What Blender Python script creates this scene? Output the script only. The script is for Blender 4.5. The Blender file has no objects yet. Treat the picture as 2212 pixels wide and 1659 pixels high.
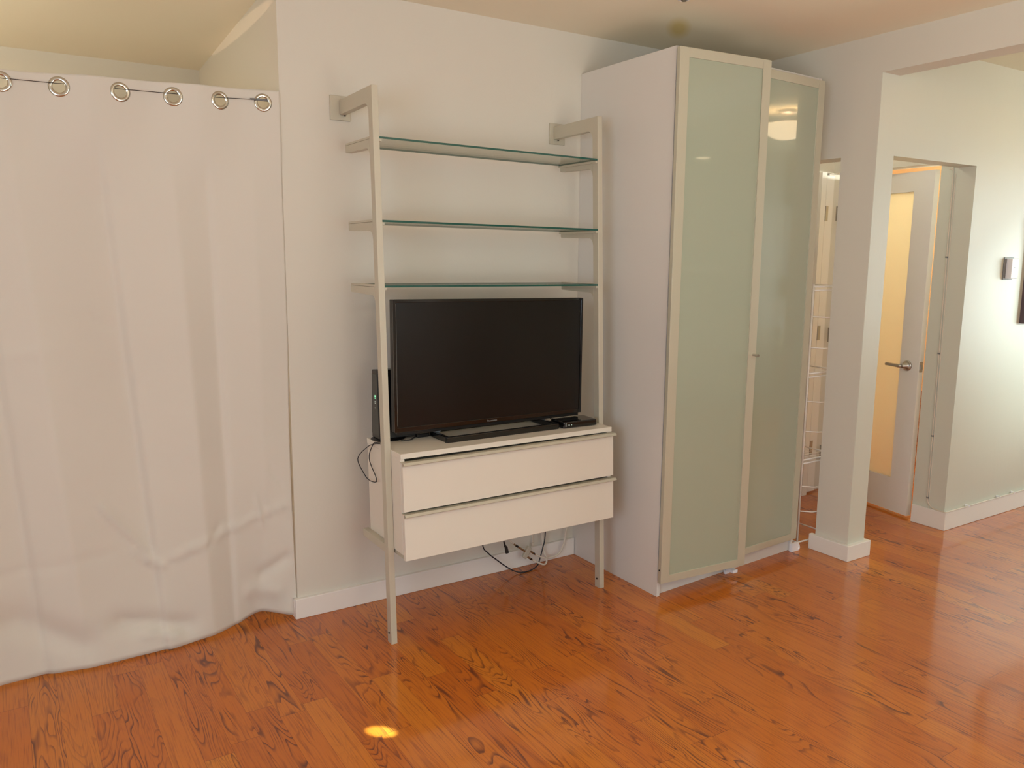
import bpy, bmesh, math, random
from mathutils import Vector, Matrix
random.seed(7)
SC = bpy.context.scene
COL = SC.collection

# ------------------------------------------------------------------ camera
def make_camera():
    yaw, pitch, roll = 0.566383, 0.156785, 0.00691
    f = Vector((math.sin(yaw)*math.cos(pitch), math.cos(yaw)*math.cos(pitch), -math.sin(pitch)))
    r = Vector((math.cos(yaw), -math.sin(yaw), 0)); u = r.cross(f)
    r2 = r*math.cos(roll)+u*math.sin(roll); u2 = -r*math.sin(roll)+u*math.cos(roll)
    M = Matrix((r2, u2, -f)).transposed().to_4x4()
    M.translation = Vector((-2.41109, -3.18373, 1.51091))
    cd = bpy.data.cameras.new('camera'); cd.sensor_width = 36.0; cd.lens = 36.0*1740.0/2212.0
    cd.clip_start = 0.05
    cam = bpy.data.objects.new('camera', cd); COL.objects.link(cam); cam.matrix_world = M
    SC.camera = cam
make_camera()

# ------------------------------------------------------------------ world, exposure
w = bpy.data.worlds.new('sky'); SC.world = w; w.use_nodes = True
w.node_tree.nodes['Background'].inputs[0].default_value = (0.85, 0.93, 1.0, 1)
w.node_tree.nodes['Background'].inputs[1].default_value = 1.0
vs = SC.view_settings
vs.view_transform = 'Standard'; vs.look = 'None'; vs.gamma = 1.0; vs.use_curve_mapping = False
vs.exposure = 0.0
SC.cycles.max_bounces = 10; SC.cycles.diffuse_bounces = 6; SC.cycles.glossy_bounces = 5
SC.cycles.transmission_bounces = 8; SC.cycles.sample_clamp_indirect = 6.0
SC.cycles.use_denoising = True

# ------------------------------------------------------------------ lights
def area(name, loc, target, sx, sy, power, col):
    l = bpy.data.lights.new(name, 'AREA'); l.shape = 'RECTANGLE'; l.size = sx; l.size_y = sy
    l.energy = power; l.color = col
    o = bpy.data.objects.new(name, l); COL.objects.link(o); o.location = loc
    d = Vector(target)-Vector(loc); o.rotation_euler = d.to_track_quat('-Z', 'Y').to_euler()
    return o
def spot(name, loc, target, half_deg, power, col, scale=(1, 1, 1), blend=0.3, roll=0):
    l = bpy.data.lights.new(name, 'SPOT'); l.spot_size = math.radians(2*half_deg); l.spot_blend = blend
    l.energy = power; l.color = col; l.shadow_soft_size = 0.004
    o = bpy.data.objects.new(name, l); COL.objects.link(o); o.location = loc
    d = Vector(target)-Vector(loc); q = d.to_track_quat('-Z', 'Y')
    o.rotation_euler = (q.to_matrix() @ Matrix.Rotation(roll, 3, 'Z')).to_euler(); o.scale = scale
    return o
def point(name, loc, power, col, rad=0.05):
    l = bpy.data.lights.new(name, 'POINT'); l.energy = power; l.color = col; l.shadow_soft_size = rad
    o = bpy.data.objects.new(name, l); COL.objects.link(o); o.location = loc
    return o
# daylight through the openings the rooms have, the ceiling lamps, and added fill lights without fixtures
area('window_daylight', (-4.14, -3.45, 1.45), (0, -1.7, 0.9), 1.6, 1.3, 42, (0.76, 0.95, 1.16))
area('window_daylight_rear', (-0.5, -5.10, 1.55), (-1.1, 0, 1.25), 2.4, 1.5, 14, (0.92, 1.0, 0.98))
area('window_daylight_side_room', (4.92, -2.1, 1.45), (2.4, -1.0, 1.1), 1.4, 1.5, 46, (0.84, 1.0, 0.98))
spot('sun_patch_wall', (4.7, -2.9, 1.7), (3.05, -0.8, 1.12), 17, 290, (0.84, 1.0, 0.95), (1, 1, 1), 1.0)
area('ceiling_fill_light', (-0.75, -3.3, 0.85), (-0.5, -2.8, 2.538), 0.8, 0.8, 18, (1.0, 0.98, 0.86)).data.spread = math.radians(142)  # added fill, aimed up out of view to brighten the ceiling
area('rear_ceiling_fill_light', (-1.7, -4.5, 0.95), (-1.6, -3.6, 2.538), 0.5, 0.5, 17, (1.0, 0.98, 0.86))  # second added upward fill behind the camera, no lamp stands here
point('hall_fill_light', (1.62, -0.30, 2.28), 2.2, (1.0, 0.96, 0.84), 0.05)  # added fill to lift the dim hall and its door
point('ceiling_lamp_light', (-1.2, -3.5, 2.30), 14, (1.0, 0.95, 0.80), 0.06)
point('side_room_lamp_light', (2.42, -1.69, 2.40), 4, (1.0, 0.88, 0.66), 0.05)
point('bathroom_lamp_light', (2.85, -0.30, 2.0), 38, (0.97, 1.0, 0.88), 0.06)
point('alcove_fill_light', (-3.1, 0.55, 1.9), 17.0, (1.0, 0.90, 0.68), 0.08)  # unseen fill added to lighten the alcove behind the curtain
spot('sun_patch_floor', (-3.9, -3.1, 2.1), (-1.482, -0.952, 0), 0.95, 6500, (0.62, 0.92, 1.0), (1, 0.30, 1), 0.8)
spot('sun_streak_alcove', (-3.5, 0.45, 2.12), (-1.447, 0.55, 2.468), 14.5, 34, (1.0, 0.66, 0.42), (1.0, 0.055, 1), 0.1)

# ------------------------------------------------------------------ materials
def s2l(c):
    return tuple(((v/255)/12.92 if v/255 <= 0.04045 else ((v/255+0.055)/1.055)**2.4) for v in c)
def mat(name, col, rough=0.5, metal=0.0, spec=0.5, coat=0.0, coat_rough=0.05, noise=0.03, nscale=3.0, bump=0.0, bscale=60, lin=False, emit=None, estr=0, trans=0.0, sub=0.0, stretch=(1, 1, 1)):
    m = bpy.data.materials.new(name); m.use_nodes = True
    nt = m.node_tree; b = nt.nodes['Principled BSDF']
    c = col if lin else s2l(col)
    tc = nt.nodes.new('ShaderNodeTexCoord'); mp = nt.nodes.new('ShaderNodeMapping'); mp.inputs['Scale'].default_value = stretch
    nt.links.new(tc.outputs['Object'], mp.inputs[0])
    nz = nt.nodes.new('ShaderNodeTexNoise'); nz.inputs['Scale'].default_value = nscale; nz.inputs['Detail'].default_value = 3
    nt.links.new(mp.outputs[0], nz.inputs['Vector'])
    mx = nt.nodes.new('ShaderNodeMix'); mx.data_type = 'RGBA'
    mx.inputs['A'].default_value = (*[max(0, v*(1-noise)) for v in c], 1)
    mx.inputs['B'].default_value = (*[min(1, v*(1+noise)) for v in c], 1)
    nt.links.new(nz.outputs['Fac'], mx.inputs['Factor']); nt.links.new(mx.outputs['Result'], b.inputs['Base Color'])
    b.inputs['Roughness'].default_value = rough; b.inputs['Metallic'].default_value = metal
    b.inputs['Specular IOR Level'].default_value = spec
    b.inputs['Coat Weight'].default_value = coat; b.inputs['Coat Roughness'].default_value = coat_rough
    b.inputs['Transmission Weight'].default_value = trans
    if emit: b.inputs['Emission Color'].default_value = (*emit, 1); b.inputs['Emission Strength'].default_value = estr
    if bump:
        n2 = nt.nodes.new('ShaderNodeTexNoise'); n2.inputs['Scale'].default_value = bscale; n2.inputs['Detail'].default_value = 4
        nt.links.new(mp.outputs[0], n2.inputs['Vector'])
        bp = nt.nodes.new('ShaderNodeBump'); bp.inputs['Strength'].default_value = bump; bp.inputs['Distance'].default_value = 0.002
        nt.links.new(n2.outputs['Fac'], bp.inputs['Height']); nt.links.new(bp.outputs[0], b.inputs['Normal'])
    return m

M = {}
M['wall'] = mat('wall_paint', (217, 212, 200), 0.6, noise=0.012, nscale=1.2, bump=0.15, bscale=120, spec=0.3)
M['wall_hall'] = mat('hall_wall_paint', (210, 211, 198), 0.42, noise=0.02, nscale=2.0, bump=0.25, bscale=30, spec=0.5, stretch=(1, 1, 0.35))
M['trim'] = mat('trim_paint', (236, 232, 226), 0.4, noise=0.02, nscale=5, spec=0.4)
M['white'] = mat('white_laminate', (226, 219, 206), 0.35, noise=0.008, spec=0.4)
M['white_side'] = mat('white_panel_laminate', (220, 216, 210), 0.4, noise=0.008, spec=0.4)
M['alu'] = mat('satin_aluminium_paint', (196, 190, 172), 0.38, metal=0.15, noise=0.02, nscale=8, spec=0.5)
M['alu_door'] = mat('aluminium_door_profile', (200, 196, 176), 0.36, metal=0.25, noise=0.02, nscale=8)
M['steel'] = mat('brushed_nickel', (185, 180, 172), 0.28, metal=0.9, noise=0.05, nscale=20)
M['chrome'] = mat('grommet_metal', (200, 197, 188), 0.16, metal=1.0, noise=0.03)
M['black'] = mat('black_plastic', (20, 19, 19), 0.32, noise=0.1, nscale=10)
M['black_gloss'] = mat('black_gloss_plastic', (12, 12, 12), 0.12, noise=0.1, coat=0.5)
M['screen'] = mat('screen_panel', (19, 17, 16), 0.20, noise=0.05, spec=0.45)
M['modem_face'] = mat('modem_grey_face', (58, 60, 56), 0.4, noise=0.05)
M['grey'] = mat('grey_plastic', (120, 122, 122), 0.4, noise=0.05)
M['blue_grey'] = mat('strut_grey_plastic', (128, 134, 138), 0.35, noise=0.03)
M['wire_white'] = mat('white_cable_sheath', (222, 212, 196), 0.45, noise=0.03)
M['cable_black'] = mat('black_cable_sheath', (34, 30, 36), 0.45, noise=0.05)
M['dark'] = mat('dark_cavity', (26, 22, 20), 0.7, noise=0.1)
M['rack'] = mat('white_coated_wire', (232, 226, 220), 0.3, noise=0.02, coat=0.2)
M['brass'] = mat('connector_metal', (170, 140, 105), 0.3, metal=0.9, noise=0.05)
M['led'] = mat('green_led', (90, 200, 130), 0.4, emit=(0.3, 1.0, 0.5), estr=1.2)
M['ledw'] = mat('white_led', (200, 210, 200), 0.4, emit=(0.8, 1.0, 0.9), estr=0.35)
M['white_plastic'] = mat('white_plastic', (243, 243, 248), 0.35, noise=0.02)
M['lcd'] = mat('thermostat_display', (170, 205, 205), 0.3, noise=0.05)
M['frame_pic'] = mat('picture_frame_wood', (92, 78, 84), 0.4, noise=0.1)
M['paper'] = mat('picture_print', (180, 180, 170), 0.5, noise=0.2, nscale=6)
M['bulb'] = mat('lamp_glass', (255, 220, 170), 0.3, emit=(1.0, 0.74, 0.45), estr=7)
M['bath_wall'] = mat('bathroom_paint', (232, 190, 140), 0.5, noise=0.03)
M['counter'] = mat('kitchen_cabinet_white', (215, 212, 200), 0.35)
M['logo'] = mat('logo_print', (150, 148, 144), 0.4)

def fabric():
    m = mat('curtain_fabric', (216, 211, 201), 0.85, noise=0.012, nscale=4, bump=0.12, bscale=900, spec=0.15)
    b = m.node_tree.nodes['Principled BSDF']
    b.inputs['Sheen Weight'].default_value = 0.15
    return m
M['curtain'] = fabric()

def lacquer_glass():
    m = mat('green_white_lacquered_glass', (166, 174, 154), 0.35, noise=0.01, spec=0.5, coat=1.0, coat_rough=0.035)
    m.node_tree.nodes['Principled BSDF'].inputs['Coat IOR'].default_value = 1.52
    return m
M['lac'] = lacquer_glass()

def shelf_glass():
    m = bpy.data.materials.new('clear_shelf_glass'); m.use_nodes = True; nt = m.node_tree
    b = nt.nodes['Principled BSDF']
    b.inputs['Base Color'].default_value = (0.93, 0.97, 0.93, 1); b.inputs['Roughness'].default_value = 0.0
    b.inputs['IOR'].default_value = 1.5; b.inputs['Transmission Weight'].default_value = 1.0
    # let light through so that only a pale shadow falls below, as thin float glass does
    tr = nt.nodes.new('ShaderNodeBsdfTransparent'); tr.inputs[0].default_value = (0.80, 0.88, 0.82, 1)
    gl = nt.nodes.new('ShaderNodeBsdfGlossy'); gl.inputs['Roughness'].default_value = 0.02
    fr = nt.nodes.new('ShaderNodeFresnel'); fr.inputs['IOR'].default_value = 1.42
    mx = nt.nodes.new('ShaderNodeMixShader')
    hf = nt.nodes.new('ShaderNodeMath'); hf.operation = 'MULTIPLY'; hf.inputs[1].default_value = 0.55; nt.links.new(fr.outputs[0], hf.inputs[0])
    nt.links.new(hf.outputs[0], mx.inputs[0]); nt.links.new(tr.outputs[0], mx.inputs[1]); nt.links.new(gl.outputs[0], mx.inputs[2])
    out = nt.nodes['Material Output']; nt.links.new(mx.outputs[0], out.inputs['Surface'])
    # faint mottling
    nz = nt.nodes.new('ShaderNodeTexNoise'); nz.inputs['Scale'].default_value = 40
    cr = nt.nodes.new('ShaderNodeMix'); cr.data_type = 'RGBA'
    cr.inputs['A'].default_value = (0.97, 0.99, 0.94, 1); cr.inputs['B'].default_value = (0.975, 0.99, 0.95, 1)
    nt.links.new(nz.outputs['Fac'], cr.inputs['Factor']); nt.links.new(cr.outputs['Result'], tr.inputs[0])
    return m
M['glass'] = shelf_glass()
M['glass_edge'] = mat('green_glass_edge', (24, 84, 74), 0.12, noise=0.25, nscale=30, coat=0.5)

def frosted():
    m = mat('frosted_door_glass', (250, 240, 215), 0.6, noise=0.02)
    nt = m.node_tree; b = nt.nodes['Principled BSDF']
    tl = nt.nodes.new('ShaderNodeBsdfTranslucent'); tl.inputs[0].default_value = (0.95, 0.88, 0.72, 1)
    mx = nt.nodes.new('ShaderNodeMixShader'); mx.inputs[0].default_value = 0.75
    nt.links.new(b.outputs[0], mx.inputs[1]); nt.links.new(tl.outputs[0], mx.inputs[2])
    nt.links.new(mx.outputs[0], nt.nodes['Material Output'].inputs['Surface'])
    return m
M['frost'] = frosted()

def ceiling_mat():
    m = mat('ceiling_paint', (238, 231, 211), 0.8, noise=0.02, nscale=2.0, bump=0.1, bscale=80, spec=0.2)
    nt = m.node_tree; b = nt.nodes['Principled BSDF']
    geo = nt.nodes.new('ShaderNodeNewGeometry')
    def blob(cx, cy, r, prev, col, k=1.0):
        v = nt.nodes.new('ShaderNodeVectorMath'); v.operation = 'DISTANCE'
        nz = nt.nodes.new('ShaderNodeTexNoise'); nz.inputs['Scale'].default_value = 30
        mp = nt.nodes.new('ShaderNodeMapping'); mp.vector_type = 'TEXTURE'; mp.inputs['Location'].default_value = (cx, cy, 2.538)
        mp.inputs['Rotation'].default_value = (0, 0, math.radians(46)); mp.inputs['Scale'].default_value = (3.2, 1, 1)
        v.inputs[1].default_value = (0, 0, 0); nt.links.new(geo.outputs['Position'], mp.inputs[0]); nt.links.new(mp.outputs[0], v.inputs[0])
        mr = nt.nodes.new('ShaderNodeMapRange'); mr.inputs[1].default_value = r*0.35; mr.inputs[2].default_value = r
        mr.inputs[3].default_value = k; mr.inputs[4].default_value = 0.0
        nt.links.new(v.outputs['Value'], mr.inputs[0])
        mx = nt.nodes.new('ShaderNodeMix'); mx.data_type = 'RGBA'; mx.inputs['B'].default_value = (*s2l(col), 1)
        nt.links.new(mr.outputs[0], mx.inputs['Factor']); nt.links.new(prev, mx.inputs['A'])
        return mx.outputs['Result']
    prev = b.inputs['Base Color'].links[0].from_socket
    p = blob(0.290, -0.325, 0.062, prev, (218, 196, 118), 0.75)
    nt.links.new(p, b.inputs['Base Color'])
    return m
M['ceiling'] = ceiling_mat()

def floor_mat():
    m = bpy.data.materials.new('oak_strip_floor'); m.use_nodes = True; nt = m.node_tree
    N = nt.nodes; L = nt.links; b = N['Principled BSDF']
    def math_(op, a, c=None, clamp=False):
        n = N.new('ShaderNodeMath'); n.operation = op; n.use_clamp = clamp
        for i, v in enumerate((a, c)):
            if v is None: continue
            if hasattr(v, 'is_linked') or hasattr(v, 'links'): L.new(v, n.inputs[i])
            else: n.inputs[i].default_value = v
        return n.outputs[0]
    geo = N.new('ShaderNodeNewGeometry'); sp = N.new('ShaderNodeSeparateXYZ'); L.new(geo.outputs['Position'], sp.inputs[0])
    X, Y = sp.outputs[0], sp.outputs[1]
    W = 0.0875
    xs = math_('DIVIDE', math_('ADD', X, 20.02), W)
    ci = math_('FLOOR', xs); fx = math_('FRACT', xs)
    wn = N.new('ShaderNodeTexWhiteNoise'); wn.noise_dimensions = '1D'; L.new(ci, wn.inputs['W'])
    ln = math_('ADD', math_('MULTIPLY', wn.outputs['Value'], 0.5), 0.62)
    ys = math_('ADD', math_('DIVIDE', math_('ADD', Y, 20), ln), math_('MULTIPLY', wn.outputs['Value'], 37.3))
    ri = math_('FLOOR', ys); fy = math_('FRACT', ys)
    cb = N.new('ShaderNodeCombineXYZ'); L.new(ci, cb.inputs[0]); L.new(ri, cb.inputs[1])
    w2 = N.new('ShaderNodeTexWhiteNoise'); w2.noise_dimensions = '2D'; L.new(cb.outputs[0], w2.inputs['Vector'])
    rnd = w2.outputs['Value']
    sc = N.new('ShaderNodeSeparateColor'); L.new(w2.outputs['Color'], sc.inputs[0])
    r2, r3 = sc.outputs[0], sc.outputs[1]
    # contour lines of a stretched noise field give cathedral grain, different in every board
    def coords(kx, ky, off):
        c = N.new('ShaderNodeCombineXYZ')
        L.new(math_('MULTIPLY', X, kx), c.inputs[0]); L.new(math_('MULTIPLY', Y, ky), c.inputs[1])
        L.new(math_('MULTIPLY', rnd, off), c.inputs[2]); return c.outputs[0]
    n1 = N.new('ShaderNodeTexNoise'); n1.inputs['Scale'].default_value = 1.0; n1.inputs['Detail'].default_value = 2.2
    n1.inputs['Roughness'].default_value = 0.45; n1.inputs['Distortion'].default_value = 0.35
    L.new(coords(10.0, 1.35, 53.0), n1.inputs['Vector'])
    dens = math_('ADD', math_('MULTIPLY', r2, 16.0), 12.0)
    fr = math_('FRACT', math_('MULTIPLY', n1.outputs['Fac'], dens))
    ramp = N.new('ShaderNodeValToRGB'); e = ramp.color_ramp.elements
    e[0].position = 0.0; e[0].color = (0, 0, 0, 1); e[1].position = 1.0; e[1].color = (0, 0, 0, 1)
    a = e.new(0.50); a.color = (0.02, 0.02, 0.02, 1); a = e.new(0.78); a.color = (0.9, 0.9, 0.9, 1); a = e.new(0.86); a.color = (0.8, 0.8, 0.8, 1); a = e.new(0.90); a.color = (0, 0, 0, 1)
    L.new(fr, ramp.inputs[0])
    nm = N.new('ShaderNodeTexNoise'); nm.inputs['Scale'].default_value = 1.0; nm.inputs['Detail'].default_value = 2
    L.new(coords(16, 4.5, 91.0), nm.inputs['Vector'])
    mask = N.new('ShaderNodeMapRange'); mask.inputs[1].default_value = 0.40; mask.inputs[2].default_value = 0.60; L.new(nm.outputs['Fac'], mask.inputs[0])
    bf = N.new('ShaderNodeMapRange'); bf.inputs[1].default_value = 0.25; bf.inputs[2].default_value = 0.55; bf.inputs[3].default_value = 0.15; L.new(sc.outputs[2], bf.inputs[0])
    grain = math_('MULTIPLY', ramp.outputs[0], math_('MULTIPLY', math_('ADD', math_('MULTIPLY', mask.outputs[0], 0.85), 0.10), bf.outputs[0]))
    # pores
    n2 = N.new('ShaderNodeTexNoise'); n2.inputs['Scale'].default_value = 1.0; n2.inputs['Detail'].default_value = 3
    L.new(coords(240, 7, 17.0), n2.inputs['Vector'])
    pr = N.new('ShaderNodeMapRange'); pr.inputs[1].default_value = 0.50; pr.inputs[2].default_value = 0.78; L.new(n2.outputs['Fac'], pr.inputs[0])
    n3 = N.new('ShaderNodeTexNoise'); n3.inputs['Scale'].default_value = 1.0; n3.inputs['Detail'].default_value = 2
    L.new(coords(5, 1.5, 31.0), n3.inputs['Vector'])
    # base colour per board
    cr = N.new('ShaderNodeValToRGB'); e = cr.color_ramp.elements
    e[0].position = 0; e[0].color = (*s2l((180, 94, 22)), 1); e[1].position = 1; e[1].color = (*s2l((206, 126, 36)), 1)
    a = e.new(0.35); a.color = (*s2l((192, 104, 26)), 1); a = e.new(0.7); a.color = (*s2l((198, 112, 30)), 1)
    mixv = math_('ADD', math_('MULTIPLY', r3, 0.7), math_('MULTIPLY', n3.outputs['Fac'], 0.35)); L.new(mixv, cr.inputs[0])
    def mixc(A, Bc, f):
        x = N.new('ShaderNodeMix'); x.data_type = 'RGBA'; L.new(A, x.inputs['A']); x.inputs['B'].default_value = (*s2l(Bc), 1); L.new(f, x.inputs['Factor']); return x.outputs['Result']
    c = mixc(cr.outputs[0], (76, 32, 25), math_('MULTIPLY', grain, 1.0, True))
    c = mixc(c, (118, 52, 28), math_('MULTIPLY', pr.outputs[0], 0.62))
    # seams
    sx = math_('LESS_THAN', math_('MINIMUM', fx, math_('SUBTRACT', 1.0, fx)), 0.007)
    sy = math_('LESS_THAN', math_('MULTIPLY', math_('MINIMUM', fy, math_('SUBTRACT', 1.0, fy)), ln), 0.0009)
    seam = math_('MAXIMUM', sx, sy)
    c = mixc(c, (84, 40, 22), math_('MULTIPLY', seam, 0.6))
    L.new(c, b.inputs['Base Color'])
    b.inputs['Roughness'].default_value = 0.42; b.inputs['Specular IOR Level'].default_value = 0.15
    b.inputs['Coat Weight'].default_value = 0.8; b.inputs['Coat Roughness'].default_value = 0.11; b.inputs['Coat IOR'].default_value = 1.5
    nb = N.new('ShaderNodeTexNoise'); nb.inputs['Scale'].default_value = 4.0; L.new(geo.outputs['Position'], nb.inputs['Vector'])
    h = math_('SUBTRACT', math_('MULTIPLY', nb.outputs['Fac'], 0.5), math_('MULTIPLY', math_('ADD', seam, math_('MULTIPLY', grain, 0.15)), 0.5))
    bp = N.new('ShaderNodeBump'); bp.inputs['Strength'].default_value = 0.14; bp.inputs['Distance'].default_value = 0.004
    L.new(h, bp.inputs['Height']); L.new(bp.outputs[0], b.inputs['Normal'])
    L.new(bp.outputs[0], b.inputs['Coat Normal'])
    return m
M['floor'] = floor_mat()

def tile_mat():
    m = bpy.data.materials.new('bathroom_mosaic'); m.use_nodes = True; nt = m.node_tree
    b = nt.nodes['Principled BSDF']; g = nt.nodes.new('ShaderNodeNewGeometry')
    mp = nt.nodes.new('ShaderNodeMapping'); mp.inputs['Rotation'].default_value = (0, math.pi/2, 0)
    br = nt.nodes.new('ShaderNodeTexBrick'); br.inputs['Scale'].default_value = 18; br.inputs['Color1'].default_value = (*s2l((170, 110, 80)), 1)
    br.inputs['Color2'].default_value = (*s2l((205, 160, 120)), 1); br.inputs['Mortar'].default_value = (*s2l((120, 80, 62)), 1)
    nt.links.new(g.outputs['Position'], mp.inputs[0]); nt.links.new(mp.outputs[0], br.inputs[0]); nt.links.new(br.outputs[0], b.inputs['Base Color'])
    return m
M['mosaic'] = tile_mat()

# ------------------------------------------------------------------ helpers
def loc_of(p):
    v = Vector((0, 0, 0))
    while p is not None: v += p.location; p = p.parent
    return v
def finish(name, bm, m, parent=None, smooth=False, bevel=0.0, seg=2):
    """world-space bmesh -> one mesh object under parent"""
    off = loc_of(parent) if parent else None
    bmesh.ops.remove_doubles(bm, verts=bm.verts, dist=1e-6)
    bmesh.ops.recalc_face_normals(bm, faces=bm.faces)
    org = Vector((0, 0, 0))
    if bm.verts:
        mn = Vector([min(v.co[i] for v in bm.verts) for i in range(3)]); mxv = Vector([max(v.co[i] for v in bm.verts) for i in range(3)])
        org = (mn+mxv)/2; org.z = mn.z
    for v in bm.verts: v.co -= org
    me = bpy.data.meshes.new(name); bm.to_mesh(me); bm.free()
    for mm in (m if isinstance(m, (list, tuple)) else [m]): me.materials.append(mm)
    if smooth:
        for p in me.polygons: p.use_smooth = True
    o = bpy.data.objects.new(name, me); COL.objects.link(o)
    if parent: o.parent = parent; o.location = org-off
    else: o.location = org
    if bevel:
        md = o.modifiers.new('bevel', 'BEVEL'); md.width = bevel; md.segments = seg; md.limit_method = 'ANGLE'; md.angle_limit = math.radians(40)
    return o
def empty(name, loc, label, cat, group=None):
    o = bpy.data.objects.new(name, None); COL.objects.link(o); o.location = loc; o.empty_display_size = 0.1
    return tag(o, label, cat, group)
def tag(o, label, cat=None, group=None):
    o['label'] = label
    if cat: o['category'] = cat
    if group: o['group'] = group
    return o
def struct(o, label=None):
    o['kind'] = 'structure'
    if label: o['label'] = label
    return o
def box(bm, x0, x1, y0, y1, z0, z1, T=None, mi=0):
    vs_ = [(x, y, z) for z in (z0, z1) for y in (y0, y1) for x in (x0, x1)]
    if T: vs_ = [T(*v) for v in vs_]
    v = [bm.verts.new(p) for p in vs_]
    for f in ((0, 2, 3, 1), (4, 5, 7, 6), (0, 1, 5, 4), (2, 6, 7, 3), (0, 4, 6, 2), (1, 3, 7, 5)):
        fc = bm.faces.new([v[i] for i in f]); fc.material_index = mi
def prism(bm, pts, axis, a, b_, T=None):
    """pts: 2D outline; axis 0 -> (y,z) extruded in x; 1 -> (x,z) in y; 2 -> (x,y) in z"""
    def mk(p, t):
        v = {0: (t, p[0], p[1]), 1: (p[0], t, p[1]), 2: (p[0], p[1], t)}[axis]
        return T(*v) if T else v
    A = [bm.verts.new(mk(p, a)) for p in pts]; B = [bm.verts.new(mk(p, b_)) for p in pts]
    n = len(pts); bm.faces.new(A); bm.faces.new(B[::-1])
    for i in range(n): bm.faces.new((A[i], B[i], B[(i+1) % n], A[(i+1) % n]))
def tube(bm, pts, r, n=8, closed=False):
    P = [Vector(p) for p in pts]; rings = []
    m_ = len(P)
    up = None
    for i in range(m_):
        if closed: t = P[(i+1) % m_]-P[(i-1) % m_]
        else: t = P[min(i+1, m_-1)]-P[max(i-1, 0)]
        t.normalize()
        if up is None:
            up = Vector((0, 0, 1)) if abs(t.z) < 0.9 else Vector((1, 0, 0))
        s = t.cross(up)
        if s.length < 1e-4: s = t.cross(Vector((1, 0, 0)))
        s.normalize(); u = s.cross(t).normalized(); up = u
        rr = r[i] if isinstance(r, (list, tuple)) else r
        rings.append([bm.verts.new(P[i]+s*rr*math.cos(2*math.pi*k/n)+u*rr*math.sin(2*math.pi*k/n)) for k in range(n)])
    for i in range(m_ if closed else m_-1):
        A, B = rings[i], rings[(i+1) % m_]
        for k in range(n): bm.faces.new((A[k], A[(k+1) % n], B[(k+1) % n], B[k]))
    if not closed:
        bm.faces.new(rings[0][::-1]); bm.faces.new(rings[-1])
def smooth_path(pts, sub=6):
    P = [Vector(p) for p in pts]; P = [P[0]]+P+[P[-1]]; out = []
    for i in range(1, len(P)-2):
        for k in range(sub):
            t = k/sub; a, b_, c, d = P[i-1], P[i], P[i+1], P[i+2]
            out.append(0.5*((2*b_)+(c-a)*t+(2*a-5*b_+4*c-d)*t*t+(3*b_-a-3*c+d)*t**3))
    out.append(P[-2]); return out
def lathe(bm, prof, center, axis=Vector((0, 0, 1)), n=24):
    axis = Vector(axis).normalized(); s = axis.orthogonal().normalized(); u = axis.cross(s); C = Vector(center)
    rings = []
    for r, h in prof:
        rings.append([bm.verts.new(C+axis*h+(s*math.cos(2*math.pi*k/n)+u*math.sin(2*math.pi*k/n))*max(r, 1e-5)) for k in range(n)])
    for A, B in zip(rings, rings[1:]):
        for k in range(n): bm.faces.new((A[k], A[(k+1) % n], B[(k+1) % n], B[k]))
    bm.faces.new(rings[0][::-1]); bm.faces.new(rings[-1])
def arc(cx, cy, r, a0, a1, n=6):
    return [(cx+r*math.cos(math.radians(a0+(a1-a0)*i/n)), cy+r*math.sin(math.radians(a0+(a1-a0)*i/n))) for i in range(n+1)]
def B(): return bmesh.new()

# ------------------------------------------------------------------ room shell
CH = 2.538; XL = -1.447; XC = 1.125; XC2 = 1.26; YP = -0.80
def wallobj(name, boxes, m=None):
    bm = B()
    for b_ in boxes: box(bm, *b_)
    return struct(finish(name, bm, m or M['wall']))
bm = B(); box(bm, -4.6, 5.4, -5.6, 1.8, -0.08, 0.0); struct(finish('floor', bm, M['floor']))
bm = B(); box(bm, -4.4, XC2, -5.4, 0.0, CH, CH+0.1); struct(finish('ceiling', bm, M['ceiling']))
bm = B(); box(bm, XC2, 5.2, -5.4, YP, 2.522, CH+0.1); box(bm, XC2, 4.2, -0.70, 1.5, 2.42, CH+0.1)
struct(finish('ceiling_side_room', bm, mat('side_room_ceiling_paint', (222, 220, 196), 0.8, noise=0.02)))
bm = B(); prism(bm, [(0.0, 2.535), (1.5, 2.439), (1.5, 2.7), (0.0, 2.7)], 0, -4.4, XL+0.02); struct(finish('ceiling_alcove', bm, M['ceiling']))
wallobj('wall_back', [(XL, XC2, 0.0, 0.14, 0, CH)])
wallobj('wall_alcove_side', [(XL, XL+0.14, 0.14, 1.5, 0, CH)])
wallobj('wall_alcove_back', [(-4.4, XL+0.14, 1.36, 1.5, 0, CH)])
# left wall with a window
wallobj('wall_left', [(-4.4, -4.2, -5.4, -4.3, 0, CH), (-4.4, -4.2, -2.6, 1.36, 0, CH), (-4.4, -4.2, -4.3, -2.6, 0, 0.75), (-4.4, -4.2, -4.3, -2.6, 2.15, CH)])
wallobj('wall_rear', [(-4.4, -1.8, -5.4, -5.2, 0, CH), (0.8, 5.2, -5.4, -5.2, 0, CH), (-1.8, 0.8, -5.4, -5.2, 0, 0.75), (-1.8, 0.8, -5.4, -5.2, 2.35, CH)])
# wall between the living room and the side room: narrow opening, pier, wide opening under a beam
wallobj('wall_right', [(XC, XC2, YP, -0.61, 0, CH), (XC, XC2, -0.61, 0.0, 2.0, CH), (XC, XC2, -4.4, YP, 2.366, CH), (XC, XC2, -5.2, -4.4, 0, CH)])
wallobj('wall_hall', [(XC2, 2.0, YP, -0.70, 2.0, 2.522), (2.0, 2.12, YP, -0.61, 0, 2.522), (2.12, 5.2, YP, -0.70, 0, 2.522)], M['wall_hall'])
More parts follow.
